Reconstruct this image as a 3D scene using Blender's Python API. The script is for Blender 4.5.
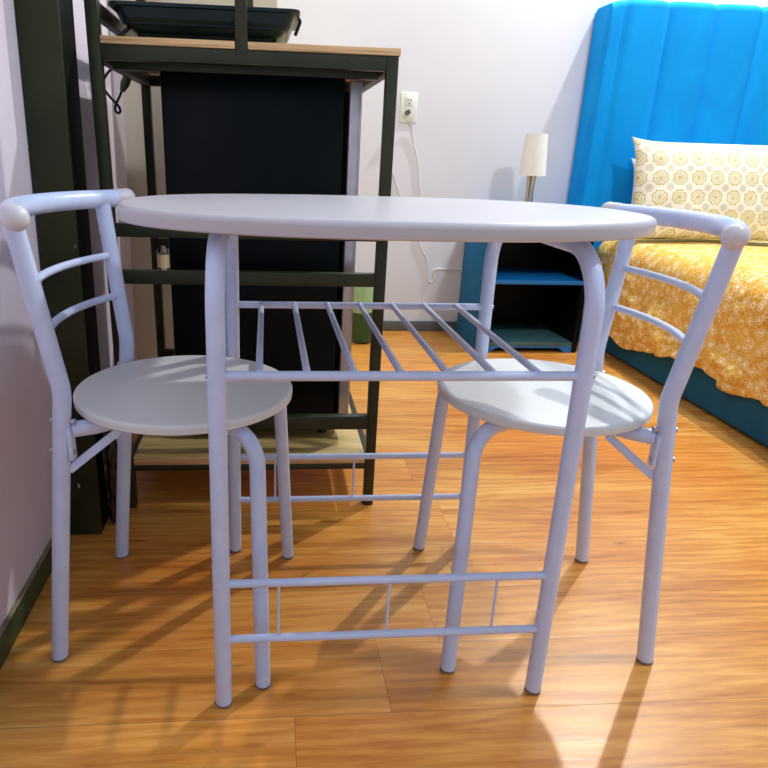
import bpy, bmesh, math, random
from mathutils import Vector, Matrix, noise
C = bpy.context
SC = C.scene
for o in list(bpy.data.objects): bpy.data.objects.remove(o)
PI = math.pi
R_ = math.radians

# ------------------------------------------------------------------ camera
F_PX, PITCH, YAW, ROLL = 663.0853, 20.1295, 5.15056, 1.74816
CX, CY, CAM_H = 326.4616, 396.2793, 0.82461
cd = bpy.data.cameras.new('camera'); cam = bpy.data.objects.new('camera', cd); SC.collection.objects.link(cam)
y_, p_, r_ = R_(YAW), R_(PITCH), R_(ROLL)
Fv = Vector((math.sin(y_)*math.cos(p_), math.cos(y_)*math.cos(p_), -math.sin(p_)))
Rv = Vector((math.cos(y_), -math.sin(y_), 0)); Uv = Rv.cross(Fv)
R2 = Rv*math.cos(r_) + Uv*math.sin(r_); U2 = -Rv*math.sin(r_) + Uv*math.cos(r_)
M = Matrix((R2, U2, -Fv)).transposed().to_4x4(); M.translation = Vector((0, 0, CAM_H))
cam.matrix_world = M
cd.sensor_width = 36; cd.sensor_fit = 'HORIZONTAL'; cd.lens = F_PX/768*36
cd.shift_x = (384-CX)/768; cd.shift_y = (CY-384)/768
cd.clip_start = 0.02
SC.camera = cam

# ------------------------------------------------------------------ world, lights, exposure
W = bpy.data.worlds.new('world'); SC.world = W; W.use_nodes = True
bg = W.node_tree.nodes['Background']; bg.inputs[0].default_value = (0.74, 0.85, 1.0, 1); bg.inputs[1].default_value = 0.60

def point(name, loc, power, col, radius):
    l = bpy.data.lights.new(name, 'POINT'); l.energy = power; l.color = col; l.shadow_soft_size = radius
    o = bpy.data.objects.new(name, l); SC.collection.objects.link(o); o.location = loc; return o
point('bulb_over_bed', (1.88, 2.86, 2.85), 205, (1.0, 0.97, 0.90), 0.035)
point('ceiling_bulb', (1.55, 0.85, 2.50), 88, (0.95, 0.98, 1.0), 0.10)
SC.view_settings.view_transform = 'Standard'; SC.view_settings.look = 'None'
SC.view_settings.exposure = 0.07; SC.view_settings.gamma = 1.0; SC.view_settings.use_curve_mapping = False

# ------------------------------------------------------------------ materials
def srgb(r, g, b):
    f = lambda c: c/12.92 if c <= .04045 else ((c+.055)/1.055)**2.4
    return (f(r/255), f(g/255), f(b/255), 1)

class NT:
    def __init__(s, name, rough=.5, metal=0., col=(200, 200, 200), spec=.5):
        s.m = bpy.data.materials.new(name); s.m.use_nodes = True
        s.t = s.m.node_tree; s.b = s.t.nodes['Principled BSDF']
        s.b.inputs['Base Color'].default_value = srgb(*col)
        s.b.inputs['Roughness'].default_value = rough; s.b.inputs['Metallic'].default_value = metal
        s.b.inputs['Specular IOR Level'].default_value = spec
    def n(s, typ, **k):
        nd = s.t.nodes.new(typ)
        for a, v in k.items(): setattr(nd, a, v)
        return nd
    def l(s, a, b): s.t.links.new(a, b)
    def coord(s, which='Object', scale=(1, 1, 1), loc=(0, 0, 0), rot=(0, 0, 0)):
        tc = s.n('ShaderNodeTexCoord'); mp = s.n('ShaderNodeMapping')
        mp.inputs['Scale'].default_value = scale; mp.inputs['Location'].default_value = loc; mp.inputs['Rotation'].default_value = rot
        s.l(tc.outputs[which], mp.inputs[0]); return mp.outputs[0]
    def noise(s, vec, scale=5, detail=4, rough=.55, dist=0.):
        n = s.n('ShaderNodeTexNoise'); n.inputs['Scale'].default_value = scale; n.inputs['Detail'].default_value = detail
        n.inputs['Roughness'].default_value = rough; n.inputs['Distortion'].default_value = dist
        s.l(vec, n.inputs['Vector']); return n.outputs['Fac']
    def ramp(s, fac, stops, interp='LINEAR'):
        r = s.n('ShaderNodeValToRGB'); cr = r.color_ramp; cr.interpolation = interp
        while len(cr.elements) < len(stops): cr.elements.new(.5)
        for e, (p, c) in zip(cr.elements, stops):
            e.position = p; e.color = srgb(*c) if len(c) == 3 else c
        s.l(fac, r.inputs[0]); return r.outputs[0]
    def mix(s, fac, a, b, mode='MIX'):
        m = s.n('ShaderNodeMix', data_type='RGBA', blend_type=mode)
        for sock, v in ((m.inputs[0], fac), (m.inputs[6], a), (m.inputs[7], b)):
            if isinstance(v, (int, float)): sock.default_value = v
            elif isinstance(v, tuple): sock.default_value = v if len(v) == 4 else srgb(*v)
            else: s.l(v, sock)
        return m.outputs[2]
    def math(s, op, a, b=None, c=None, clamp=False):
        m = s.n('ShaderNodeMath', operation=op, use_clamp=clamp)
        for i, v in enumerate((a, b, c)):
            if v is None: continue
            if isinstance(v, (int, float)): m.inputs[i].default_value = v
            else: s.l(v, m.inputs[i])
        return m.outputs[0]
    def xyz(s, vec):
        x = s.n('ShaderNodeSeparateXYZ'); s.l(vec, x.inputs[0]); return x.outputs
    def comb(s, x, y, z=0.):
        c = s.n('ShaderNodeCombineXYZ')
        for i, v in enumerate((x, y, z)):
            if isinstance(v, (int, float)): c.inputs[i].default_value = v
            else: s.l(v, c.inputs[i])
        return c.outputs[0]
    def color(s, c): s.l(c, s.b.inputs['Base Color']); return s
    def roughn(s, c): s.l(c, s.b.inputs['Roughness'])
    def bump(s, h, strength=.3, dist=.01):
        b = s.n('ShaderNodeBump'); b.inputs['Strength'].default_value = strength; b.inputs['Distance'].default_value = dist
        s.l(h, b.inputs['Height']); s.l(b.outputs[0], s.b.inputs['Normal'])

def plain(name, col, rough=.5, metal=0., var=.06, scale=20, spec=.5, bump=0.):
    n = NT(name, rough, metal, col, spec)
    f = n.noise(n.coord(), scale, 5)
    dark = tuple(max(0, c*(1-var)) for c in col); lite = tuple(min(255, c*(1+var*.6)) for c in col)
    n.color(n.ramp(f, [(.3, dark), (.7, lite)]))
    if bump: n.bump(f, bump, .004)
    return n.m

MAT = {}
# painted steel tube
MAT['paint'] = plain('white_lilac_paint', (202, 218, 255), .28, var=.03, scale=30)
MAT['cap'] = plain('plastic_end_cap', (212, 210, 220), .35, var=.03)
MAT['board'] = plain('white_laminate', (222, 228, 230), .38, var=.015, scale=6, spec=.45)
MAT['topboard'] = plain('pale_grey_laminate', (194, 194, 203), .36, var=.015, scale=6, spec=.45)
MAT['steel'] = plain('bolt_steel', (190, 190, 200), .3, .9)
MAT['foot'] = plain('grey_rubber', (120, 116, 122), .7)

# olive black square tube
n = NT('olive_black_steel', .42, .0, (48, 50, 38), .35)
co = n.coord()
f = n.noise(co, 7, 6, .6); f2 = n.noise(co, 90, 3, .6)
base = n.ramp(f, [(.3, (30, 34, 18)), (.55, (46, 50, 30)), (.8, (60, 62, 38))])
n.color(n.mix(n.ramp(f2, [(.74, (0, 0, 0, 1)), (.78, (1, 1, 1, 1))]), base, (150, 148, 135))); n.bump(f, .1, .002)
MAT['rack'] = n.m
# post: scuffed dark olive with white chips
n = NT('scuffed_post_paint', .5, .0, (48, 50, 38), .25)
co = n.coord(); f = n.noise(co, 5, 6, .6); f2 = n.noise(n.coord(scale=(1, 1, .5)), 60, 3, .6)
base = n.ramp(f, [(.3, (36, 40, 22)), (.7, (54, 58, 34))])
n.color(n.mix(n.ramp(f2, [(.72, (0, 0, 0, 1)), (.74, (1, 1, 1, 1))]), base, (175, 180, 170)))
MAT['post'] = n.m
MAT['shaded_side'] = plain('shaded_side_black', (6, 6, 8), .6, spec=.15)  # column side face: its shade is put into the colour as near-black
MAT['bag'] = plain('black_plastic_film', (10, 12, 12), .22, spec=.7)
n = NT('fridge_black_glass', .3, 0, (6, 14, 16), .12)
f = n.noise(n.coord(), 3, 4); n.color(n.ramp(f, [(.35, (2, 3, 10)), (.65, (3, 20, 20))])); MAT['fridge'] = n.m
MAT['fridge_body'] = plain('fridge_dark_body', (10, 12, 14), .5, spec=.2)
MAT['alu'] = plain('brushed_aluminium', (196, 192, 200), .3, .7, var=.08)
MAT['tray'] = plain('dark_teal_plastic', (4, 32, 36), .3, var=.15, spec=.35)
MAT['trayleg'] = plain('pale_green_plastic', (150, 160, 110), .5)
MAT['cord'] = plain('black_rubber', (22, 22, 24), .5)
MAT['plug'] = plain('grey_plug', (86, 84, 76), .5)
MAT['wcord'] = plain('white_cord', (222, 222, 226), .5)
MAT['plate'] = plain('outlet_plate', (228, 236, 228), .35, var=.02)
MAT['slot'] = plain('slot_dark', (50, 50, 52), .6)
MAT['chrome'] = plain('brushed_chrome', (180, 178, 172), .22, .95)
MAT['shade'] = plain('white_lampshade', (236, 238, 236), .75, var=.02)
MAT['greenbin'] = plain('green_plastic', (38, 84, 46), .4)
MAT['greenbag'] = plain('pale_green_film', (150, 190, 140), .5)
n = NT('clear_glass', .05, 0, (240, 246, 240)); n.b.inputs['Transmission Weight'].default_value = 1; n.b.inputs['IOR'].default_value = 1.45
MAT['glass'] = n.m
MAT['label'] = plain('beige_label', (200, 180, 140), .6)

# plywood
n = NT('plywood_face', .55, 0, (196, 170, 110))
f = n.noise(n.coord(scale=(2, 14, 14)), 4, 6, .6, .4); n.color(n.ramp(f, [(.25, (150, 122, 70)), (.5, (196, 168, 106)), (.8, (216, 192, 132))])); MAT['ply'] = n.m
n = NT('plywood_edge', .6, 0, (190, 150, 100))
z = n.coord(scale=(3, 3, 260)); f = n.noise(z, 1.4, 4, .6); n.color(n.ramp(f, [(.3, (150, 106, 66)), (.5, (216, 176, 124)), (.72, (238, 210, 162))])); MAT['plyedge'] = n.m

# floor : vinyl planks, grain along X
def floor_mat():
    n = NT('oak_vinyl_planks', .32, 0, (200, 150, 90), .5)
    PW, PL = .157, 1.22
    tc = n.n('ShaderNodeTexCoord'); x, y, z = n.xyz(tc.outputs['Object'])
    row = n.math('FLOOR', n.math('DIVIDE', n.math('SUBTRACT', y, .797), PW))
    wn = n.n('ShaderNodeTexWhiteNoise', noise_dimensions='1D'); n.l(row, wn.inputs['W'])
    off = n.math('ADD', n.math('MULTIPLY_ADD', row, -.153, 1.03+12.2), n.math('MULTIPLY', n.math('MULTIPLY', row, n.math('ADD', row, 1.)), .629))
    xx = n.math('DIVIDE', n.math('ADD', x, off), PL)
    colm = n.math('FLOOR', xx)
    wn2 = n.n('ShaderNodeTexWhiteNoise', noise_dimensions='2D'); n.l(n.comb(row, colm), wn2.inputs['Vector'])
    rnd = wn2.outputs['Value']
    # distance to seams (m)
    def edge(v, period):
        fr = n.math('FRACT', v); return n.math('MULTIPLY', n.math('MINIMUM', fr, n.math('SUBTRACT', 1., fr)), period)
    ey = edge(n.math('DIVIDE', n.math('SUBTRACT', y, .797), PW), PW); ex = edge(xx, PL)
    seam = n.math('MINIMUM', ex, ey)
    sm = n.math('SUBTRACT', 1., n.math('DIVIDE', seam, .0011, clamp=True), clamp=True)
    v = n.comb(n.math('ADD', x, n.math('MULTIPLY', rnd, 17.)), n.math('MULTIPLY', y, 1.), n.math('MULTIPLY', rnd, 9.))
    def mp(vec, sc):
        m = n.n('ShaderNodeMapping'); m.inputs['Scale'].default_value = sc; n.l(vec, m.inputs[0]); return m.outputs[0]
    broad = n.noise(mp(v, (1.3, 7, 1)), 1.0, 4, .55, 1.2)
    rings = n.n('ShaderNodeTexWave', wave_type='BANDS', bands_direction='Y', wave_profile='SIN')
    n.l(mp(v, (.8, 5.0, 1)), rings.inputs['Vector']); rings.inputs['Scale'].default_value = 2.4
    rings.inputs['Distortion'].default_value = 16; rings.inputs['Detail'].default_value = 3; rings.inputs['Detail Scale'].default_value = .9
    fine = n.noise(mp(v, (8, 90, 1)), 1.6, 6, .7, .4)
    streak = n.noise(mp(v, (2.2, 22, 1)), 1.5, 5, .6, 1.4)
    g = n.math('ADD', n.math('MULTIPLY', broad, .38), n.math('MULTIPLY', rings.outputs['Fac'], .07))
    g = n.math('ADD', g, n.math('MULTIPLY', fine, .27)); g = n.math('ADD', g, n.math('MULTIPLY', streak, .28))
    g = n.math('ADD', g, n.math('MULTIPLY', n.math('SUBTRACT', rnd, .5), .035))
    col = n.ramp(g, [(.30, (150, 82, 24)), (.41, (192, 122, 44)), (.52, (216, 152, 68)), (.62, (230, 174, 92)), (.74, (240, 196, 122))])
    tone = n.noise(n.comb(x, y), 1.7, 3, .5, .6)
    col = n.mix(n.ramp(tone, [(.42, (0, 0, 0, 1)), (.68, (.6, .6, .6, 1))]), col, n.mix(1., col, (246, 196, 150), 'MULTIPLY'))
    kn = n.n('ShaderNodeTexVoronoi', feature='F1'); n.l(mp(v, (2.6, 8, 1)), kn.inputs['Vector']); kn.inputs['Scale'].default_value = 1.5
    kf = n.ramp(kn.outputs['Distance'], [(.0, (1, 1, 1, 1)), (.09, (0, 0, 0, 1))])
    col = n.mix(n.math('MULTIPLY', kf, .7), col, (104, 56, 24))
    col = n.mix(n.math('MULTIPLY', sm, .6), col, (96, 56, 26))
    n.color(col)
    n.roughn(n.math('ADD', n.math('MULTIPLY', fine, .22), .22))
    n.bump(n.math('SUBTRACT', fine, n.math('MULTIPLY', sm, 1.2)), .12, .002)
    return n.m
MAT['floor'] = floor_mat()

def wall_mat(name, c1, c2, stain=None):
    n = NT(name, .75, 0, c1, .3)
    f = n.noise(n.coord(), 1.6, 5, .55); col = n.ramp(f, [(.35, c2), (.65, c1)])
    if stain:
        s = n.noise(n.coord(scale=(1, 3, 1.0)), 2.6, 4, .5, .3)
        col = n.mix(n.ramp(s, [(.56, (0, 0, 0, 1)), (.80, (.7, .7, .7, 1))]), col, stain)
    n.color(col); n.bump(n.noise(n.coord(), 40, 5), .06, .003); return n.m
MAT['wall'] = wall_mat('white_wall_paint', (226, 229, 238), (220, 223, 232))
MAT['wall_left'] = wall_mat('lilac_grey_wall_paint', (222, 214, 228), (212, 202, 216), (198, 184, 194))
MAT['wall_recess'] = wall_mat('cream_wall_paint', (232, 222, 200), (220, 208, 184))
n = NT('green_baseboard', .45, 0, (50, 72, 52)); f = n.noise(n.coord(scale=(1, 3, 1)), 8, 5); n.color(n.ramp(f, [(.3, (26, 56, 40)), (.7, (66, 84, 58))])); MAT['base_l'] = n.m
MAT['base_top'] = plain('worn_baseboard_top', (140, 128, 96), .6, var=.2)
MAT['base_b'] = plain('slate_baseboard', (92, 98, 98), .5)

# velvet
def velvet(name, c1, c2, sheen=.5, tint=(120, 190, 255)):
    n = NT(name, .85, 0, c1, .2)
    f = n.noise(n.coord(scale=(1, 1, .6)), 5, 5, .6, .6); n.color(n.ramp(f, [(.3, c2), (.7, c1)]))
    n.b.inputs['Sheen Weight'].default_value = sheen; n.b.inputs['Sheen Tint'].default_value = srgb(*tint); n.b.inputs['Sheen Roughness'].default_value = .4
    n.bump(n.noise(n.coord(), 260, 2), .1, .001); return n.m
MAT['blue'] = velvet('blue_velvet', (0, 160, 240), (0, 142, 226), .12)
MAT['bedbase'] = velvet('petrol_velvet', (34, 98, 138), (24, 82, 120), .2, (90, 160, 200))
MAT['nsblue'] = velvet('blue_velvet_nightstand', (26, 108, 160), (16, 92, 142), .15)
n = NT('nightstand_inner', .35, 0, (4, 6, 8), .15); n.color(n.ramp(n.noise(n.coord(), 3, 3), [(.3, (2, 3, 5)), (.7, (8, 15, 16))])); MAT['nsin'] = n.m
MAT['nsshelf'] = plain('blue_shelf_laminate', (22, 118, 190), .3, var=.05)
MAT['nsbottom'] = plain('teal_shelf_laminate', (70, 110, 116), .4, var=.15)

# printed cotton; pattern from the UV map in metres
def lattice(n, uv, px, py, warp=0.):
    x, y, z = n.xyz(uv)
    def cell(ox, oy):
        a = n.math('SUBTRACT', n.math('FRACT', n.math('ADD', n.math('DIVIDE', x, px), ox)), .5)
        b = n.math('SUBTRACT', n.math('FRACT', n.math('ADD', n.math('DIVIDE', y, py), oy)), .5)
        l1 = n.math('ADD', n.math('ABSOLUTE', a), n.math('ABSOLUTE', b))
        l2 = n.math('SQRT', n.math('ADD', n.math('MULTIPLY', a, a), n.math('MULTIPLY', b, b)))
        ang = n.math('ARCTAN2', b, a)
        return l1, l2, ang
    return cell(0, 0), cell(.5, .5)
def pillow_mat():
    n = NT('medallion_print_cotton', .85, 0, (240, 234, 214), .2)
    tc = n.n('ShaderNodeTexCoord'); uv = tc.outputs['UV']
    (a1, a2, aa), (b1, b2, ba) = lattice(n, uv, .082, .086)
    def band(v, lo, hi, s=.02):
        u = n.math('DIVIDE', n.math('SUBTRACT', v, lo), s, clamp=True); w = n.math('DIVIDE', n.math('SUBTRACT', hi, v), s, clamp=True)
        return n.math('MULTIPLY', u, w)
    pet = n.math('ADD', a2, n.math('MULTIPLY', n.math('COSINE', n.math('MULTIPLY', aa, 8.)), .025))
    petb = n.math('ADD', b2, n.math('MULTIPLY', n.math('COSINE', n.math('MULTIPLY', ba, 8.)), .014))
    m = n.math('ADD', band(pet, -1, .13), band(pet, .17, .25)); m = n.math('ADD', m, band(pet, .29, .40), clamp=True)
    k = n.math('ADD', band(petb, -1, .05), band(petb, .085, .135)); k = n.math('ADD', k, band(petb, .165, .20), clamp=True)
    dots = n.n('ShaderNodeTexVoronoi'); n.l(uv, dots.inputs['Vector']); dots.inputs['Scale'].default_value = 190
    dd = n.ramp(dots.outputs['Distance'], [(.35, (0, 0, 0, 1)), (.5, (1, 1, 1, 1))])
    col = n.mix(m, (236, 236, 226), (186, 172, 66))
    col = n.mix(n.math('MULTIPLY', n.math('MULTIPLY', m, dd), .5), col, (238, 236, 214))
    col = n.mix(k, col, (158, 148, 92))
    n.color(col); n.bump(n.noise(n.coord(scale=(1, 1, 1)), 9, 3), .15, .01); return n.m
MAT['pillow'] = pillow_mat()
MAT['pillow_plain'] = plain('pale_blue_white_cotton', (214, 226, 234), .85, var=.04)
def quilt_mat():
    n = NT('golden_floral_print_cotton', .8, 0, (214, 160, 56), .2)
    tc = n.n('ShaderNodeTexCoord'); uv = tc.outputs['UV']
    w = n.n('ShaderNodeTexNoise'); n.l(uv, w.inputs['Vector']); w.inputs['Scale'].default_value = 22
    mm = n.n('ShaderNodeMix', data_type='VECTOR'); mm.inputs[0].default_value = .012
    n.l(uv, mm.inputs[4]); n.l(w.outputs['Color'], mm.inputs[5]); u2 = mm.outputs[1]
    v2 = n.n('ShaderNodeTexVoronoi', feature='F1'); n.l(u2, v2.inputs['Vector']); v2.inputs['Scale'].default_value = 30
    v2.inputs['Randomness'].default_value = .75
    v3 = n.n('ShaderNodeTexVoronoi', feature='F1'); n.l(u2, v3.inputs['Vector']); v3.inputs['Scale'].default_value = 130
    v4 = n.n('ShaderNodeTexVoronoi', feature='DISTANCE_TO_EDGE'); n.l(u2, v4.inputs['Vector']); v4.inputs['Scale'].default_value = 62
    big = n.noise(uv, 7, 3)
    base = n.ramp(big, [(.35, (216, 158, 34)), (.65, (232, 184, 66))])
    fl = n.ramp(v2.outputs['Distance'], [(.06, (0, 0, 0, 1)), (.12, (1, 1, 1, 1)), (.20, (1, 1, 1, 1)), (.25, (0, 0, 0, 1)), (.31, (0, 0, 0, 1)), (.37, (1, 1, 1, 1)), (.43, (0, 0, 0, 1))])
    spk = n.ramp(v3.outputs['Distance'], [(.25, (1, 1, 1, 1)), (.38, (0, 0, 0, 1))])
    vn = n.ramp(v4.outputs['Distance'], [(.03, (1, 1, 1, 1)), (.09, (0, 0, 0, 1))])
    col = n.mix(n.math('MULTIPLY', vn, .5), base, (246, 232, 176))
    col = n.mix(n.math('MULTIPLY', n.math('MULTIPLY', fl, n.math('SUBTRACT', 1.25, spk, clamp=True)), .9), col, (252, 244, 208))
    col = n.mix(n.math('MULTIPLY', spk, .35), col, (250, 240, 200))
    n.color(col); n.bump(n.noise(n.coord(), 30, 3), .2, .004); return n.m
MAT['quilt'] = quilt_mat()

# ------------------------------------------------------------------ mesh helpers
def link(name, bm, mat, parent=None, smooth=True, mats=None):
    me = bpy.data.meshes.new(name); bmesh.ops.recalc_face_normals(bm, faces=bm.faces); bm.to_mesh(me); bm.free()
    for m in (mats or [mat]): me.materials.append(m)
    if smooth:
        for p in me.polygons: p.use_smooth = True
        try: me.set_sharp_from_angle(angle=R_(38))
        except Exception: pass
    o = bpy.data.objects.new(name, me); SC.collection.objects.link(o)
    if parent: o.parent = parent
    return o
def box(bm, x0, x1, y0, y1, z0, z1, bev=0., seg=2, mi=0):
    n0 = set(bm.faces)
    r = bmesh.ops.create_cube(bm, size=1.)
    for v in r['verts']:
        v.co = Vector(((x0+x1)/2+v.co.x*(x1-x0), (y0+y1)/2+v.co.y*(y1-y0), (z0+z1)/2+v.co.z*(z1-z0)))
    if bev:
        es = list({e for v in r['verts'] for e in v.link_edges})
        bmesh.ops.bevel(bm, geom=es, offset=bev, segments=seg, affect='EDGES', profile=.5)
    for f in bm.faces:
        if f not in n0: f.material_index = mi
def boxobj(name, mat, parent, *a, **k):
    bm = bmesh.new(); box(bm, *a, **k); return link(name, bm, mat, parent)
def fillet(pts, rads, n=8):
    out = [Vector(pts[0])]
    for i in range(1, len(pts)-1):
        p0, p1, p2 = Vector(pts[i-1]), Vector(pts[i]), Vector(pts[i+1]); r = rads[i-1]
        a = (p0-p1).normalized(); b = (p2-p1).normalized(); ang = a.angle(b)
        d = r/math.tan(ang/2); d = min(d, (p0-p1).length*.98, (p2-p1).length*.98); r = d*math.tan(ang/2)
        cen = p1+(a+b).normalized()*(r/math.sin(ang/2)); s = p1+a*d; e = p1+b*d
        va, vb = s-cen, e-cen; th = va.angle(vb)
        for k in range(n+1):
            t = k/n
            out.append(cen+(va*math.sin((1-t)*th)+vb*math.sin(t*th))/math.sin(th))
    out.append(Vector(pts[-1])); return out
def sweep(bm, pts, r, n=18, cap=True, rz=None):
    pts = [Vector(p) for p in pts]; m = len(pts)
    tang = [(pts[min(i+1, m-1)]-pts[max(i-1, 0)]).normalized() for i in range(m)]
    ref = Vector((0, 0, 1)) if abs(tang[0].z) < .9 else Vector((1, 0, 0))
    u = (ref-tang[0]*ref.dot(tang[0])).normalized(); rings = []
    for i in range(m):
        t = tang[i]; u = (u-t*u.dot(t)).normalized(); w = t.cross(u); rr = r[i] if isinstance(r, (list, tuple)) else r
        rings.append([bm.verts.new(pts[i]+(u*math.cos(2*PI*k/n)+w*math.sin(2*PI*k/n))*rr) for k in range(n)])
    for i in range(m-1):
        for k in range(n):
            bm.faces.new((rings[i][k], rings[i][(k+1) % n], rings[i+1][(k+1) % n], rings[i+1][k]))
    if cap: bm.faces.new(rings[0][::-1]); bm.faces.new(rings[-1])
def tube(name, mat, parent, pts, r, n=18):
    bm = bmesh.new(); sweep(bm, pts, r, n); return link(name, bm, mat, parent)
def lathe(bm, prof, n=32, cx=0, cy=0):
    rings = [[bm.verts.new((cx+r*math.cos(2*PI*k/n), cy+r*math.sin(2*PI*k/n), z)) for k in range(n)] for r, z in prof]
    for a, b in zip(rings, rings[1:]):
        for k in range(n): bm.faces.new((a[k], a[(k+1) % n], b[(k+1) % n], b[k]))
    return rings
def thing(name, label, cat, loc=(0, 0, 0), rz=0., group=None):
    o = bpy.data.objects.new(name, None); SC.collection.objects.link(o); o.location = loc; o.rotation_euler = (0, 0, rz)
    o.empty_display_size = .05
    tag(o, label, cat, group); return o
def tag(o, label, cat, group=None):
    o['label'] = label; o['category'] = cat
    if group: o['group'] = group
    return o
def struct(o): o['kind'] = 'structure'; return o

# ------------------------------------------------------------------ setting
WY = 3.1956
XL = -.459
struct(boxobj('floor', MAT['floor'], None, -.70, 4.0, -1.6, WY+.05, -.05, 0))
struct(boxobj('wall_back', MAT['wall'], None, -.67, 4.0, WY, WY+.1, 0, 2.7))
o = struct(boxobj('wall_left', MAT['wall_left'], None, -.67, XL, -1.6, 2.2195, 0, 2.7))
for v in o.data.vertices:
    if v.co.x > -.5: v.co.x += .020*v.co.z          # the old wall leans a little
struct(boxobj('wall_alcove', MAT['wall_recess'], None, -.67, .02, 2.22, WY-.0005, 0, 2.7))
bm = bmesh.new(); box(bm, XL, XL+.011, -1.6, 1.336, 0, .052, .002)
o = struct(link('baseboard_left', bm, MAT['base_l'])); o.data.materials.append(MAT['base_top'])
for f in o.data.polygons:
    if f.normal.z > .5: f.material_index = 1
struct(boxobj('baseboard_back', MAT['base_b'], None, .021, 1.40, WY-.012, WY, 0, .05, bev=.002))
struct(boxobj('baseboard_alcove', MAT['base_b'], None, XL+.012, .02, 2.208, 2.2195, 0, .05, bev=.002))

# steel column at the end of the left wall
t = thing('steel_column', 'scuffed dark olive steel column at the end of the left wall', 'column', (-.412, 1.405, 0), 0)
t.rotation_euler = (0, R_(.9), 0)
bm = bmesh.new(); box(bm, -.040, .031, -.069, -.060, 0, 2.7, .001)
link('front_flange', bm, MAT['post'], t)
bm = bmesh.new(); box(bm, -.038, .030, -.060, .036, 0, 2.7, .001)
link('column_web', bm, MAT['shaded_side'], t)

# ------------------------------------------------------------------ table
TX, TY, TYAW = .17808, 1.04702, R_(.3075)
H = .7515
t = thing('breakfast_table', 'white oval breakfast table with lilac-white tube legs and a slatted under-shelf', 'table', (TX, TY, 0), TYAW)
A, B, TH = .3995, .2500, .0235
def selip(a, b, e, n=128):
    out = []
    for k in range(n):
        u = 2*PI*k/n; c, s = math.cos(u), math.sin(u)
        out.append((math.copysign(abs(c)**(2/e), c)*a, math.copysign(abs(s)**(2/e), s)*b))
    return out
def slab(bm, a, b, e, z0, z1, r, n=128):
    prof = [(-.006, z0), (-.0015, z0+.002)]
    prof += [(-r+r*math.cos(q), z1-r+r*math.sin(q)) for q in [PI/2*k/6 for k in range(7)]]
    rings = []
    for d, z in prof:
        rings.append([bm.verts.new((x, y, z)) for x, y in selip(a+d, b+d, e, n)])
    for p, q in zip(rings, rings[1:]):
        for k in range(n): bm.faces.new((p[k], p[(k+1) % n], q[(k+1) % n], q[k]))
    bm.faces.new(rings[0][::-1]); bm.faces.new(rings[-1])
bm = bmesh.new(); slab(bm, A, B, 2.4, H-TH, H, .009); link('tabletop', bm, MAT['topboard'], t)
LXB, LYB, LXT, LYT = .25305, .21622, .24774, .21603
ZT = H-.03
def tl(sx, sy, z):
    k = z/ZT; return Vector((sx*(LXB*(1-k)+LXT*k), sy*(LYB*(1-k)+LYT*k), z))
RT = .0128
for sx in (-1, 1):
    for sy in (-1, 1):
        top = H-TH-RT-.0005
        pts = fillet([tl(sx, sy, .004), tl(sx, sy, top), (sx*LXT, 0, top)], [.085], 10)
        leg = tube('leg', MAT['paint'], t, pts, RT, 22)
        b_ = tl(sx, sy, 0); bm = bmesh.new(); lathe(bm, [(0.002, 0), (RT*.9, 0), (RT*1.02, .002), (RT*1.02, .0055)], 22, b_.x, b_.y)
        link('foot_cap', bm, MAT['foot'], leg)
ZS = .5476
for sy in (-1, 1):
    tube('shelf_rail', MAT['paint'], t, [tl(-1, sy, ZS), tl(1, sy, ZS)], .0068, 14)
    rails = {}
    for z in (.2247, .1245):
        o = tube('stretcher', MAT['paint'], t, [tl(-1, sy, z), tl(1, sy, z)], .0064, 14)
    for q in (-.667, 0, .667):
        x = q*.2505
        tube('spindle', MAT['paint'], t, [(x, sy*LYB, .1245), (x, sy*LYB, .2247)], .0022, 8)
    for sx in (-1, 1):
        for z in (ZS,):
            p = tl(sx, sy, z); tube('screw_head', MAT['steel'], t, [p+Vector((sx*.0122, 0, 0)), p+Vector((sx*.0145, 0, 0))], .004, 10)
for k in range(7):
    x = -.25+.5*(.112+.1265*k)
    tube('shelf_slat', MAT['paint'], t, [(x, -LYT+.002, ZS+.003), (x, LYT-.002, ZS+.003)], .0052, 10)

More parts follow.
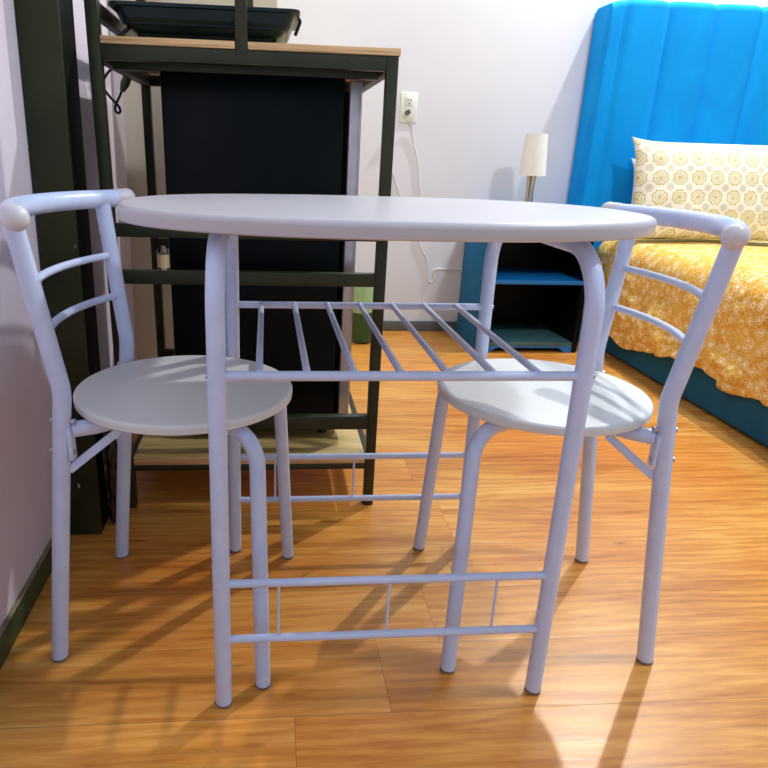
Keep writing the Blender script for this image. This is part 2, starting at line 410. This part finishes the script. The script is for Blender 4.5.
# ------------------------------------------------------------------ chairs
def make_chair(label):
    t = thing('dining_chair', label, 'chair', (0, 0, 0))
    RL = .0135
    foot = lambda s: Vector((-.1986, s*.1532, .004))
    bend = lambda s: Vector((-.1471, s*.1420, .484))
    top = lambda s: Vector((-.1796, s*.1609, .732))
    def low(s, z): k = z/.484; return foot(s).lerp(bend(s), k)
    def upp(s, z): k = (z-.484)/(.732-.484); return bend(s).lerp(top(s), k)
    bm = bmesh.new(); n = 96; prof = []
    r0, z1, th = .1794, .4514, .0175
    pr = [(.002, z1-th), (r0-.006, z1-th), (r0-.001, z1-th+.003)]+[(r0-.006+.006*math.cos(q), z1-.006+.006*math.sin(q)) for q in [PI/2*k/5 for k in range(6)]]
    rg = lathe(bm, pr, n); bm.faces.new(rg[-1]); bm.faces.new(rg[0][::-1])
    link('seat', bm, MAT['board'], t)
    zf = z1-th-RL*.95-.001
    for s in (-1, 1):
        pts = fillet([foot(s), bend(s), top(s)], [.12], 8)
        leg = tube('leg', MAT['paint'], t, pts, RL, 22)
        bm = bmesh.new(); lathe(bm, [(0.002, 0), (RL*.9, 0), (RL*1.02, .002), (RL*1.02, .0055)], 22, foot(s).x, foot(s).y); link('foot_cap', bm, MAT['foot'], leg)
        # front leg : foot, bend under the seat, back to the rear post
        ff = Vector((.1556, s*.1856, .004)); ft = Vector((.1405, s*.134, zf)); en = low(s, zf)+Vector((.012, -s*.006, 0))
        pts = fillet([ff, ft, (.055, s*.070, zf), (-.075, s*.078, zf), (-.112, s*.118, zf), en], [.050, .05, .04, .03], 8)
        leg2 = tube('leg', MAT['paint'], t, pts, .0125, 22)
        bm = bmesh.new(); lathe(bm, [(0.002, 0), (.0113, 0), (.0128, .002), (.0128, .0055)], 22, ff.x, ff.y); link('foot_cap', bm, MAT['foot'], leg2)
        # flat diagonal brace
        a = low(s, .352)+Vector((.010, -s*.004, 0)); b = Vector((-.080, s*.105, zf-.011))
        bm = bmesh.new(); d = (b-a).normalized(); up = Vector((0, s, 0)); up = (up-d*up.dot(d)).normalized(); w = d.cross(up)
        vs = []
        for p in (a, b):
            for i, j in ((-1, -1), (1, -1), (1, 1), (-1, 1)): vs.append(bm.verts.new(p+w*i*.0065+up*j*.003))
        for i in range(4): bm.faces.new((vs[i], vs[(i+1) % 4], vs[4+(i+1) % 4], vs[4+i]))
        bm.faces.new(vs[:4]); bm.faces.new(vs[4:]); bmesh.ops.bevel(bm, geom=bm.edges[:], offset=.0015, segments=2, affect='EDGES')
        link('brace', bm, MAT['paint'], t)
        # bracket plate and bolts at the junction
        c = low(s, zf); boxobj('bracket', MAT['paint'], t, c.x+.010, c.x+.0165, c.y-.009, c.y+.009, zf-.046, zf+.008, bev=.002)
        for z in (zf+.016, zf-.034):
            c = low(s, z)
            tube('bolt', MAT['steel'], leg, [c+Vector((-.0165, 0, 0)), c+Vector((-.0135, 0, 0))], .0045, 10)
            tube('bolt', MAT['steel'], leg, [c+Vector((.0135, 0, 0)), c+Vector((.0205, 0, 0))], .0048, 10)
        # plastic ball cap of the top rail
        e = Vector((-.151, s*.205, .737))
        dirv = Vector((.0745*2/.205, s, 0)).normalized()
        bm = bmesh.new(); bmesh.ops.create_uvsphere(bm, u_segments=24, v_segments=16, radius=.0170)
        for v in bm.verts: v.co = v.co+e
        sweep(bm, [e-dirv*.022, e], .0164, 24)
        link('end_cap', bm, MAT['cap'], t)
    pts = [(-.2255+.0745*(y/.205)**2, y, .737) for y in [-.205+.41*k/28 for k in range(29)]]
    tube('top_rail', MAT['paint'], t, pts, .0155, 24)
    for z in (.6403, .5686):
        a, b = upp(-1, z), upp(1, z); pts = []
        for k in range(21):
            q = k/20; p = a.lerp(b, q); pts.append(p+Vector((-.030*(1-(2*q-1)**2), 0, 0)))
        tube('crossbar', MAT['paint'], t, pts, .0062, 14)
    return t
def copy_tree(o, parent=None):
    c = o.copy(); SC.collection.objects.link(c)
    if parent: c.parent = parent
    for ch in [x for x in bpy.data.objects if x.parent == o]: copy_tree(ch, c)
    return c
ch = make_chair('white round-seat tube chair left of the table, its back towards the left wall')
ch['group'] = 'dining chairs at the breakfast table'
ch.location = (-.14153, 1.06944, 0); ch.rotation_euler = (0, 0, R_(-7.7355))
ch2 = copy_tree(ch); ch2['label'] = 'white round-seat tube chair right of the table, its back towards the bed'
ch2.location = (.47161, 1.05751, 0); ch2.rotation_euler = (0, 0, PI+R_(-4.4374))

# ------------------------------------------------------------------ rack
t = thing('steel_shelf_rack', 'olive-black square-tube rack with plywood shelves standing by the back wall', 'shelf rack', (0, 1.4514, 0))
def rb(name, x0, x1, y0, y1, z0, z1, m='rack', bev=.0015): return boxobj(name, MAT[m], t, x0, x1, y0, y1, z0, z1, bev=bev)
Q = .0235; X0, X1, YD = -.348, .255, .575
rb('leg', X0, X0+Q, 0, Q, 0, 1.45); rb('leg', X1-Q, X1, 0, Q, 0, 1.009)
rb('leg', X0, X0+Q, YD-Q, YD, 0, 1.45); rb('leg', X1-Q, X1, YD-Q, YD, 0, 1.009)
rb('upright', -.0675, -.0445, -.0005, Q, 1.0, 1.45); rb('upright', -.0675, -.0445, YD-Q, YD, 1.0, 1.45)
for z0, z1 in ((.982, 1.009), (.647, .674), (.548, .577), (.205, .239), (.100, .114)):
    rb('front_rail', X0+Q, X1-Q, .0008, Q-.001, z0, z1)
for z0, z1 in ((.982, 1.009), (.548, .577), (.205, .239)):
    rb('back_rail', X0+Q, X1-Q, YD-Q+.001, YD-.001, z0, z1)
for x in (X0, X1-Q):
    for z0, z1 in ((.982, 1.009), (.090, .114)):
        rb('side_rail', x+.001, x+Q-.001, Q, YD-Q, z0, z1)
rb('side_rail', X0+.001, X0+Q-.001, Q, YD-Q, 1.06, 1.084)
rb('cross_member', X0+Q, X1-Q, .10, .125, .975, 1.000)
for z0, z1, y0, nm in ((1.0095, 1.023, -.001, 'shelf_board'), (.1145, .136, .003, 'shelf_board')):
    bm = bmesh.new()
    if z0 > 1:
        box(bm, X0+Q+.001, -.0685, y0, YD-Q-.002, z0, z1, .001); box(bm, -.0435, X1+.003, y0, YD, z0, z1, .001); box(bm, -.0690, -.0430, Q+.001, YD-Q-.002, z0, z1)
    else: box(bm, X0+Q+.001, X1-Q-.001, y0, YD-Q-.002, z0, z1, .001)
    o = link(nm, bm, MAT['ply'], t); o.data.materials.append(MAT['plyedge'])
    for f in o.data.polygons:
        if abs(f.normal.z) < .5: f.material_index = 1
bm = bmesh.new(); lathe(bm, [(.002, 0), (.014, 0), (.014, .012), (.010, .014)], 16, X1-Q/2, Q/2); link('foot_cap', bm, MAT['cord'], t)

# fridge in the rack
FY = 1.548
t = thing('mini_fridge', 'black mini fridge with a full-height metal handle strip, inside the steel rack', 'fridge', (-.015, FY, .1365))
def fb(name, m, x0, x1, y0, y1, z0, z1, bev=.003): return boxobj(name, MAT[m], t, x0+.015, x1+.015, y0, y1, z0-.1365, z1-.1365, bev=bev)
fb('cabinet', 'fridge_body', -.222, .186, .045, .40, .158, .955, .006)
fb('door', 'fridge', -.229, .160, 0, .042, .166, .9755, .004)
h = fb('handle_strip', 'alu', .1705, .1955, -.006, .043, .17, .970, .003)
for x in (-.20, .135):
    bm = bmesh.new(); lathe(bm, [(.002, 0), (.012, 0), (.012, .021), (.008, .023)], 16, x+.015, .055); link('fridge_foot', bm, MAT['cord'], t)
    bm = bmesh.new(); lathe(bm, [(.002, 0), (.012, 0), (.012, .021), (.008, .023)], 16, x+.015, .36); link('fridge_foot', bm, MAT['cord'], t)

# tray on top of the rack
t = thing('plastic_tray', 'dark teal plastic tub on the plywood top of the rack', 'tub', (-.128, 1.60, 1.0235))
bm = bmesh.new()
def ring(hx, hy, z, r=.02, n=6):
    out = []
    for cx, cy, a0 in ((hx-r, hy-r, 0), (-hx+r, hy-r, PI/2), (-hx+r, -hy+r, PI), (hx-r, -hy+r, 3*PI/2)):
        for k in range(n+1):
            a = a0+PI/2*k/n; out.append(bm.verts.new((cx+r*math.cos(a), cy+r*math.sin(a), z)))
    return out
rs = [ring(.140, .075, .012), ring(.148, .082, .026), ring(.165, .096, .030), ring(.178, .105, .058), ring(.188, .110, .060), ring(.188, .110, .066), ring(.180, .105, .067), ring(.168, .098, .034), ring(.14, .078, .016)]
for a, b in zip(rs, rs[1:]):
    for k in range(len(a)): bm.faces.new((a[k], a[(k+1) % len(a)], b[(k+1) % len(a)], b[k]))
bm.faces.new(rs[0][::-1]); bm.faces.new(rs[-1]); link('tub_body', bm, MAT['tray'], t)
bm = bmesh.new(); box(bm, -.138, .138, -.072, .072, 0, .014, .003); link('tub_base', bm, MAT['tray'], t)
tube('handle', MAT['tray'], t, fillet([(.181, -.035, .062), (.193, -.035, .062), (.180, -.035, .030)], [.006], 5), .0035, 8)
boxobj('support_strip', MAT['trayleg'], t, .141, .153, -.070, -.060, 0, .032, bev=.001)
tag(tube('drain_hose', MAT['cord'], None, fillet([(-.302, 1.515, 1.029), (-.290, 1.512, 1.037), (-.276, 1.53, 1.054)], [.02], 5), .004, 8), 'short black hose end leaning on the teal tub, left on the rack top', 'hose')

# fridge cord hanging behind the rack on the left
t = thing('power_cord', 'black power cord with a loose grey plug hanging behind the rack at left', 'cord', (-.37, 1.90, .9))
cp = [(-.345, 2.02, 1.0), (-.377, 1.85, 1.007), (-.407, 1.85, .986), (-.412, 1.85, .962), (-.398, 1.85, .94), (-.380, 1.85, .921), (-.376, 1.85, .908), (-.384, 1.85, .905), (-.388, 1.85, .918), (-.374, 1.85, .945), (-.368, 1.85, .958)]
def smooth(pts, n=6):
    pts = [Vector(p) for p in pts]; out = []
    P = [pts[0]]+pts+[pts[-1]]
    for i in range(1, len(P)-2):
        for k in range(n):
            u = k/n; a, b, c, d = P[i-1:i+3]
            out.append(.5*((2*b)+(c-a)*u+(2*a-5*b+4*c-d)*u*u+(-a+3*b-3*c+d)*u**3))
    out.append(pts[-1]); return out
off = Vector((.37, -1.90, -.9))
tube('cord', MAT['cord'], t, [p+off for p in smooth(cp)], .0032, 8)
bm = bmesh.new(); sweep(bm, [Vector((-.368, 1.85, .955))+off, Vector((-.360, 1.85, .972))+off, Vector((-.352, 1.85, .988))+off], [.006, .0115, .0105], 12); link('plug', bm, MAT['plug'], t)
tag(tube('fridge_cord', MAT['cord'], None, smooth([(-.23, 1.99, .42), (-.245, 1.98, .36), (-.28, 1.97, .28), (-.30, 1.96, .15), (-.29, 1.95, .1395)]), .004, 8), 'black cord running down beside the mini fridge', 'cord')

# small glass bottle on the middle front rail
t = thing('glass_bottle', 'small clear glass bottle standing on the rack rail left of the mini fridge', 'bottle', (-.230, 1.463, .5775))
bm = bmesh.new(); rg = lathe(bm, [(.0105, 0), (.0125, .002), (.0125, .040), (.008, .047), (.008, .050)], 20); bm.faces.new(rg[0][::-1]); link('bottle_body', bm, MAT['glass'], t)
bm = bmesh.new(); rg = lathe(bm, [(.0127, .006), (.0129, .006), (.0129, .034), (.0127, .034)], 20); link('bottle_label', bm, MAT['label'], t)

# black plastic bag at the foot of the column
bm = bmesh.new(); bmesh.ops.create_icosphere(bm, subdivisions=5, radius=1)
for v in bm.verts:
    p = v.co.copy(); nz = noise.noise(p*2.3)*.25+noise.noise(p*6)*.12+abs(noise.noise(p*11))*.06
    p *= (1+nz); v.co = Vector((-.364+p.x*.0135, 1.402+p.y*.038, max(0, .135+p.z*.15)))
tag(link('plastic_bag', bm, MAT['bag']), 'narrow black plastic bag on the floor between the steel column and the rack', 'bag')

# green bin behind the rack
t = thing('waste_bin', 'small green waste bin with a pale bag, on the floor behind the rack', 'bin', (.425, 2.98, 0))
bm = bmesh.new(); rg = lathe(bm, [(.036, 0), (.048, .01), (.060, .10), (.064, .15), (.061, .15), (.045, .012)], 28); bm.faces.new(rg[0][::-1]); bm.faces.new(rg[-1]); link('bin_body', bm, MAT['greenbin'], t)
bm = bmesh.new(); lathe(bm, [(.062, .15), (.067, .152), (.066, .21), (.060, .27), (.052, .275), (.054, .16)], 28)
for v in bm.verts: v.co.z += noise.noise(v.co*30)*.01
link('bin_bag', bm, MAT['greenbag'], t)
bm = bmesh.new(); lathe(bm, [(.050, .272), (.061, .272), (.061, .282), (.05, .284), (.002, .284)], 28); link('bin_lid', bm, MAT['greenbin'], t)

# ------------------------------------------------------------------ outlet and cords on the back wall
t = thing('wall_outlet', 'white double wall outlet with a charger plugged in, on the back wall', 'outlet', (.618, WY, 1.026))
bm = bmesh.new(); box(bm, -.0385, .0385, -.007, 0, -.0625, .0625, .003); link('plate', bm, MAT['plate'], t)
bm = bmesh.new(); box(bm, -.017, .017, -.0095, -.0065, .008, .046, .002); link('socket', bm, MAT['plate'], t)
bm = bmesh.new()
for x in (-.007, .007): box(bm, x-.0014, x+.0014, -.0105, -.009, .026, .037)
sweep(bm, [(0, -.0105, .017), (0, -.009, .017)], .003, 10); link('slots', bm, MAT['slot'], t)
t2 = thing('charger', 'small grey plug in the lower socket of the wall outlet with its white cord', 'charger', (.612, WY-.0075, 1.006))
bm = bmesh.new(); sweep(bm, [(0, 0, 0), (0, -.026, 0), (0, -.032, 0)], [.011, .011, .008], 16); link('plug', bm, MAT['plug'], t2)
wp = [(.612, WY-.036, 1.006), (.625, WY-.03, .985), (.636, WY-.012, .955), (.648, WY-.006, .892), (.668, WY-.005, .83), (.679, WY-.005, .785), (.692, WY-.005, .70), (.699, WY-.005, .653), (.700, WY-.005, .52), (.705, WY-.005, .446), (.735, WY-.005, .39), (.762, WY-.005, .335), (.766, WY-.005, .27), (.782, WY-.005, .246), (.800, WY-.005, .262), (.790, WY-.005, .30), (.815, WY-.005, .310), (.87, WY-.005, .309), (.95, WY-.005, .308)]
tube('cord', MAT['wcord'], t2, [p-Vector((.612, WY-.0075, 1.006)) for p in smooth(wp, 5)], .0032, 8)
tag(tube('loose_cord', MAT['wcord'], None, smooth([(.555, WY-.004, .77), (.575, WY-.004, .72), (.599, WY-.004, .66), (.606, WY-.004, .60), (.604, WY-.004, .50)]), .0032, 8), 'thin white cord on the back wall just right of the rack leg', 'cord')

# ------------------------------------------------------------------ nightstand and lamp
NX0, NX1, NY0, NY1, NZ = .930, 1.392, 2.812, 3.183, .548
t = thing('nightstand', 'blue nightstand with open black-lined shelves, left of the bed', 'nightstand', (NX0, NY0, 0))
def nb(name, m, x0, x1, y0, y1, z0, z1, bev=.003): return boxobj(name, MAT[m], t, x0-NX0, x1-NX0, y0-NY0, y1-NY0, z0, z1, bev=bev)
nb('side_panel', 'nsblue', NX0, NX0+.022, NY0, NY1, .0, NZ-.022, .004)
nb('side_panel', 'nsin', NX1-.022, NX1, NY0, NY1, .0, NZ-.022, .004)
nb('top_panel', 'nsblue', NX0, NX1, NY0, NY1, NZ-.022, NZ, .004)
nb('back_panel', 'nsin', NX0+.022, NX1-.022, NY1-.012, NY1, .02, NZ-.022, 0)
nb('shelf', 'nsshelf', NX0+.024, NX1-.006, NY0-.001, NY1-.012, .310, .328, .002)
nb('bottom_panel', 'nsbottom', NX0+.024, NX1-.024, NY0+.004, NY1-.012, .030, .048, .002)
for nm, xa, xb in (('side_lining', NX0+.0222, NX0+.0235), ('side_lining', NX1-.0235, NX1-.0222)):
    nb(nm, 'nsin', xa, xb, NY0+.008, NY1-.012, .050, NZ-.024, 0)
# shaped apron under the front edge
bm = bmesh.new(); L = NX1-NX0-.048; prof = []
for k in range(41):
    q = k/40; x = q*L; e = min(q, 1-q)*L
    z = .0 if e < .035 else (.022*min(1, (e-.035)/.03)**.7)
    prof.append((x, z))
fr = [bm.verts.new((x, 0, z)) for x, z in prof]; ft = [bm.verts.new((x, 0, .030)) for x, z in prof]
br = [bm.verts.new((x, .016, z)) for x, z in prof]; bt = [bm.verts.new((x, .016, .030)) for x, z in prof]
for k in range(40):
    bm.faces.new((fr[k], fr[k+1], ft[k+1], ft[k])); bm.faces.new((br[k], br[k+1], bt[k+1], bt[k]))
    bm.faces.new((fr[k], fr[k+1], br[k+1], br[k])); bm.faces.new((ft[k], ft[k+1], bt[k+1], bt[k]))
bm.faces.new((fr[0], ft[0], bt[0], br[0])); bm.faces.new((fr[-1], ft[-1], bt[-1], br[-1]))
for v in bm.verts: v.co += Vector((.024, .004, 0))
link('apron', bm, MAT['nsshelf'], t)

t = thing('table_lamp', 'small table lamp with white tapered shade and chrome stem on the nightstand', 'lamp', (1.134, 2.96, NZ))
bm = bmesh.new(); rg = lathe(bm, [(.046, 0), (.047, .004), (.044, .008), (.030, .018), (.0255, .04), (.020, .08), (.0165, .13), (.0165, .17), (.019, .205), (.021, .218), (.010, .220)], 36); bm.faces.new(rg[0][::-1]); bm.faces.new(rg[-1]); link('stem', bm, MAT['chrome'], t)
bm = bmesh.new(); lathe(bm, [(.0570, .2105), (.0585, .2105), (.0455, .3795), (.044, .3795), (.0570, .2115)], 48); link('lamp_shade', bm, MAT['shade'], t)
bm = bmesh.new(); rg = lathe(bm, [(.012, .2205), (.012, .25), (.022, .275), (.024, .295), (.016, .315), (.003, .322)], 20); bm.faces.new(rg[-1]); link('bulb', bm, MAT['shade'], t)
bm = bmesh.new()
for k in range(3): sweep(bm, [(0, 0, .2225), (.056*math.cos(k*2.094), .056*math.sin(k*2.094), .2225)], .0012, 6)
link('shade_fitter', bm, MAT['chrome'], t)

# ------------------------------------------------------------------ bed
BX0, BX1, BY0, BYF = 1.5254, 2.96, 1.05, 3.045
t = thing('upholstered_bed', 'bed with tall channel-tufted blue velvet headboard and petrol base', 'bed', (BX0, BYF, 0))
OFF = Vector((BX0, BYF, 0))
# headboard
bm = bmesh.new(); HX0, HX1, HZ = 1.414, 3.05, 1.462
grooves = [1.414, 1.474, 1.669]+[1.669+.2065*k for k in range(1, 8)]
grooves[-1] = HX1
xs = []
for a, b in zip(grooves, grooves[1:]):
    m = 14
    for k in range(m): xs.append((a+(b-a)*k/m, k/m, b-a))
xs.append((HX1, 0, .2))
loops = []
yb = WY-.004
for i, (x, q, wd) in enumerate(xs):
    amp = .014 if wd > .1 else .004
    bulge = amp*(1-abs(2*q-1)**7)
    if i in (0, len(xs)-1): bulge = -.010
    if abs(x-1.474) < 1e-6: bulge = amp*.0+.002
    top = HZ+(bulge-.010)*.35-.012*math.exp(-((x-HX0)/.03)**2)
    yf = BYF-.004-bulge
    lp = []
    for k in range(14): lp.append((x, yf, top-.03-(top-.03)*(1-k/13)))
    for k in range(1, 8):
        a = PI/2*k/7; lp.append((x, yf+.03-.03*math.cos(a), top-.03+.03*math.sin(a)))
    lp += [(x, yb-.02, top), (x, yb, top-.015), (x, yb, .0)]
    loops.append([bm.verts.new(Vector(p)-OFF) for p in lp])
for a, b in zip(loops, loops[1:]):
    for k in range(len(a)): bm.faces.new((a[k], a[(k+1) % len(a)], b[(k+1) % len(a)], b[k]))
bm.faces.new(loops[0]); bm.faces.new(loops[-1][::-1])
link('headboard', bm, MAT['blue'], t)
boxobj('bed_base', MAT['bedbase'], t, 0, BX1-BX0, BY0-BYF, -.022, .006, .30, bev=.018, seg=4)
boxobj('mattress', MAT['pillow_plain'], t, .02, BX1-BX0-.02, BY0-BYF+.02, -.024, .301, .475, bev=.05, seg=5)

# quilt : top sheet, rounded edge, hanging side with folds
def quilt():
    bm = bmesh.new(); uvl = bm.loops.layers.uv.new('UVMap'); uvs = {}
    NY_, path = 170, []
    # profile in XZ from the middle of the bed to the hem (s = arc length)
    xe, zt = 1.528, .492
    def prof(s_, hem):       # s_ in [0,1] over total
        total = []
        L1 = 1.40; Rr = .075; L2 = Rr*PI/2; L3 = (zt-Rr)-hem
        d = s_*(L1+L2+L3)
        return L1, Rr, L2, L3
    rows = []
    y1, y0 = 3.015, 1.02
    for j in range(NY_+1):
        v = j/NY_; y = y1+(y0-y1)*v
        hem = .118+.022*math.sin(y*9.+.6)+.020*noise.noise(Vector((y*4, 3.3, 0)))+.014*noise.noise(Vector((y*13, 1.3, 0)))
        if y > 2.8: hem -= .01
        hem += .03*max(0, min(1, (2.4-y)/.6))
        L1, Rr, L2, L3 = prof(0, hem); row = []
        S = [L1*(1-(1-k/40)**1.0) for k in range(40)]+[L1+L2*k/10 for k in range(10)]+[L1+L2+L3*k/46 for k in range(47)]
        for s_ in S:
            if s_ < L1:
                x, z = xe-.006+Rr+L1-s_, zt; nx, nz = 0, 1
            elif s_ < L1+L2:
                a = (s_-L1)/Rr; x = xe-.006+Rr-Rr*math.sin(a); z = zt-Rr+Rr*math.cos(a); nx, nz = -math.sin(a), math.cos(a)
            else:
                x = xe-.006; z = zt-Rr-(s_-L1-L2); nx, nz = -1, 0
            P = Vector((x*1.5, y*1.5, z*1.5)); d = .014*noise.noise(P*2.2)
            hang = max(0, min(1, (zt-z)/.30))
            # diagonal ridged folds on the drop
            w1 = noise.noise(Vector((y*5.0+z*6.5, z*3.0-y*2.0, 1.7))); w2 = noise.noise(Vector((y*11+z*9, z*14-y*6, 5.1)))
            d += hang*(.046*(1-abs(w1)*3.2)*.55+.020*(1-abs(w2)*3)*.6)
            near = max(0, min(1, (y-2.2)/.4)); d += hang*.01
            d = max(d, -.004 if s_ < L1 else .001)
            d = min(d, .042)
            x += nx*d; z += nz*d
            vv = bm.verts.new((x, y, z)); uvs[vv] = (s_, y); row.append(vv)
        rows.append(row)
    for a, b in zip(rows, rows[1:]):
        for k in range(len(a)-1):
            f = bm.faces.new((a[k], a[k+1], b[k+1], b[k]))
            for lo in f.loops: lo[uvl].uv = uvs[lo.vert]
    o = link('quilt', bm, MAT['quilt'])
    sm = o.modifiers.new('thick', 'SOLIDIFY'); sm.thickness = .010; sm.offset = 1
    for p in o.data.polygons: p.use_smooth = True
    return o
q = quilt(); tag(q, 'golden yellow floral quilt draped over the bed, hanging down its side', 'quilt')

def pillow(name, mat, w, h, th, loc, rx, ry, rz, label):
    bm = bmesh.new(); uvl = bm.loops.layers.uv.new('UVMap'); N = 40; uv = {}
    def pt(u, v, s):
        # edges drawn in between pointed corners
        x = u*w/2*(1-.075*(1-v**4)); z = v*h/2*(1-.095*(1-u**6))
        e = (1-abs(u)**3.0)*(1-abs(v)**3.0)
        y = s*th/2*max(0, e)**.55
        y += .006*noise.noise(Vector((u*3, v*3, s*2)))*min(1, e*3)
        return Vector((x, y, z))
    for s in (-1, 1):
        g = []
        for i in range(N+1):
            row = []
            for j in range(N+1):
                u, v = math.sin(PI/2*(2*i/N-1)), math.sin(PI/2*(2*j/N-1)); vt = bm.verts.new(pt(u, v, s)); uv[vt] = (u*w/2, v*h/2); row.append(vt)
            g.append(row)
        for i in range(N):
            for j in range(N):
                f = bm.faces.new((g[i][j], g[i+1][j], g[i+1][j+1], g[i][j+1]))
                for lo in f.loops: lo[uvl].uv = uv[lo.vert]
    bmesh.ops.remove_doubles(bm, verts=bm.verts, dist=.0004)
    o = link(name, bm, mat); o.location = loc; o.rotation_euler = (rx, ry, rz)
    for p in o.data.polygons: p.use_smooth = True
    return tag(o, label, 'pillow')
pillow('pillow', MAT['pillow'], .74, .436, .17, (1.886, 2.825, .716), R_(-14), 0, R_(-1.5), 'cream pillow with golden medallion print leaning in front on the headboard')
pillow('pillow', MAT['pillow_plain'], .64, .34, .05, (1.915, 2.985, .675), R_(-8), 0, 0, 'pale blue-white pillow mostly hidden behind the patterned pillow')
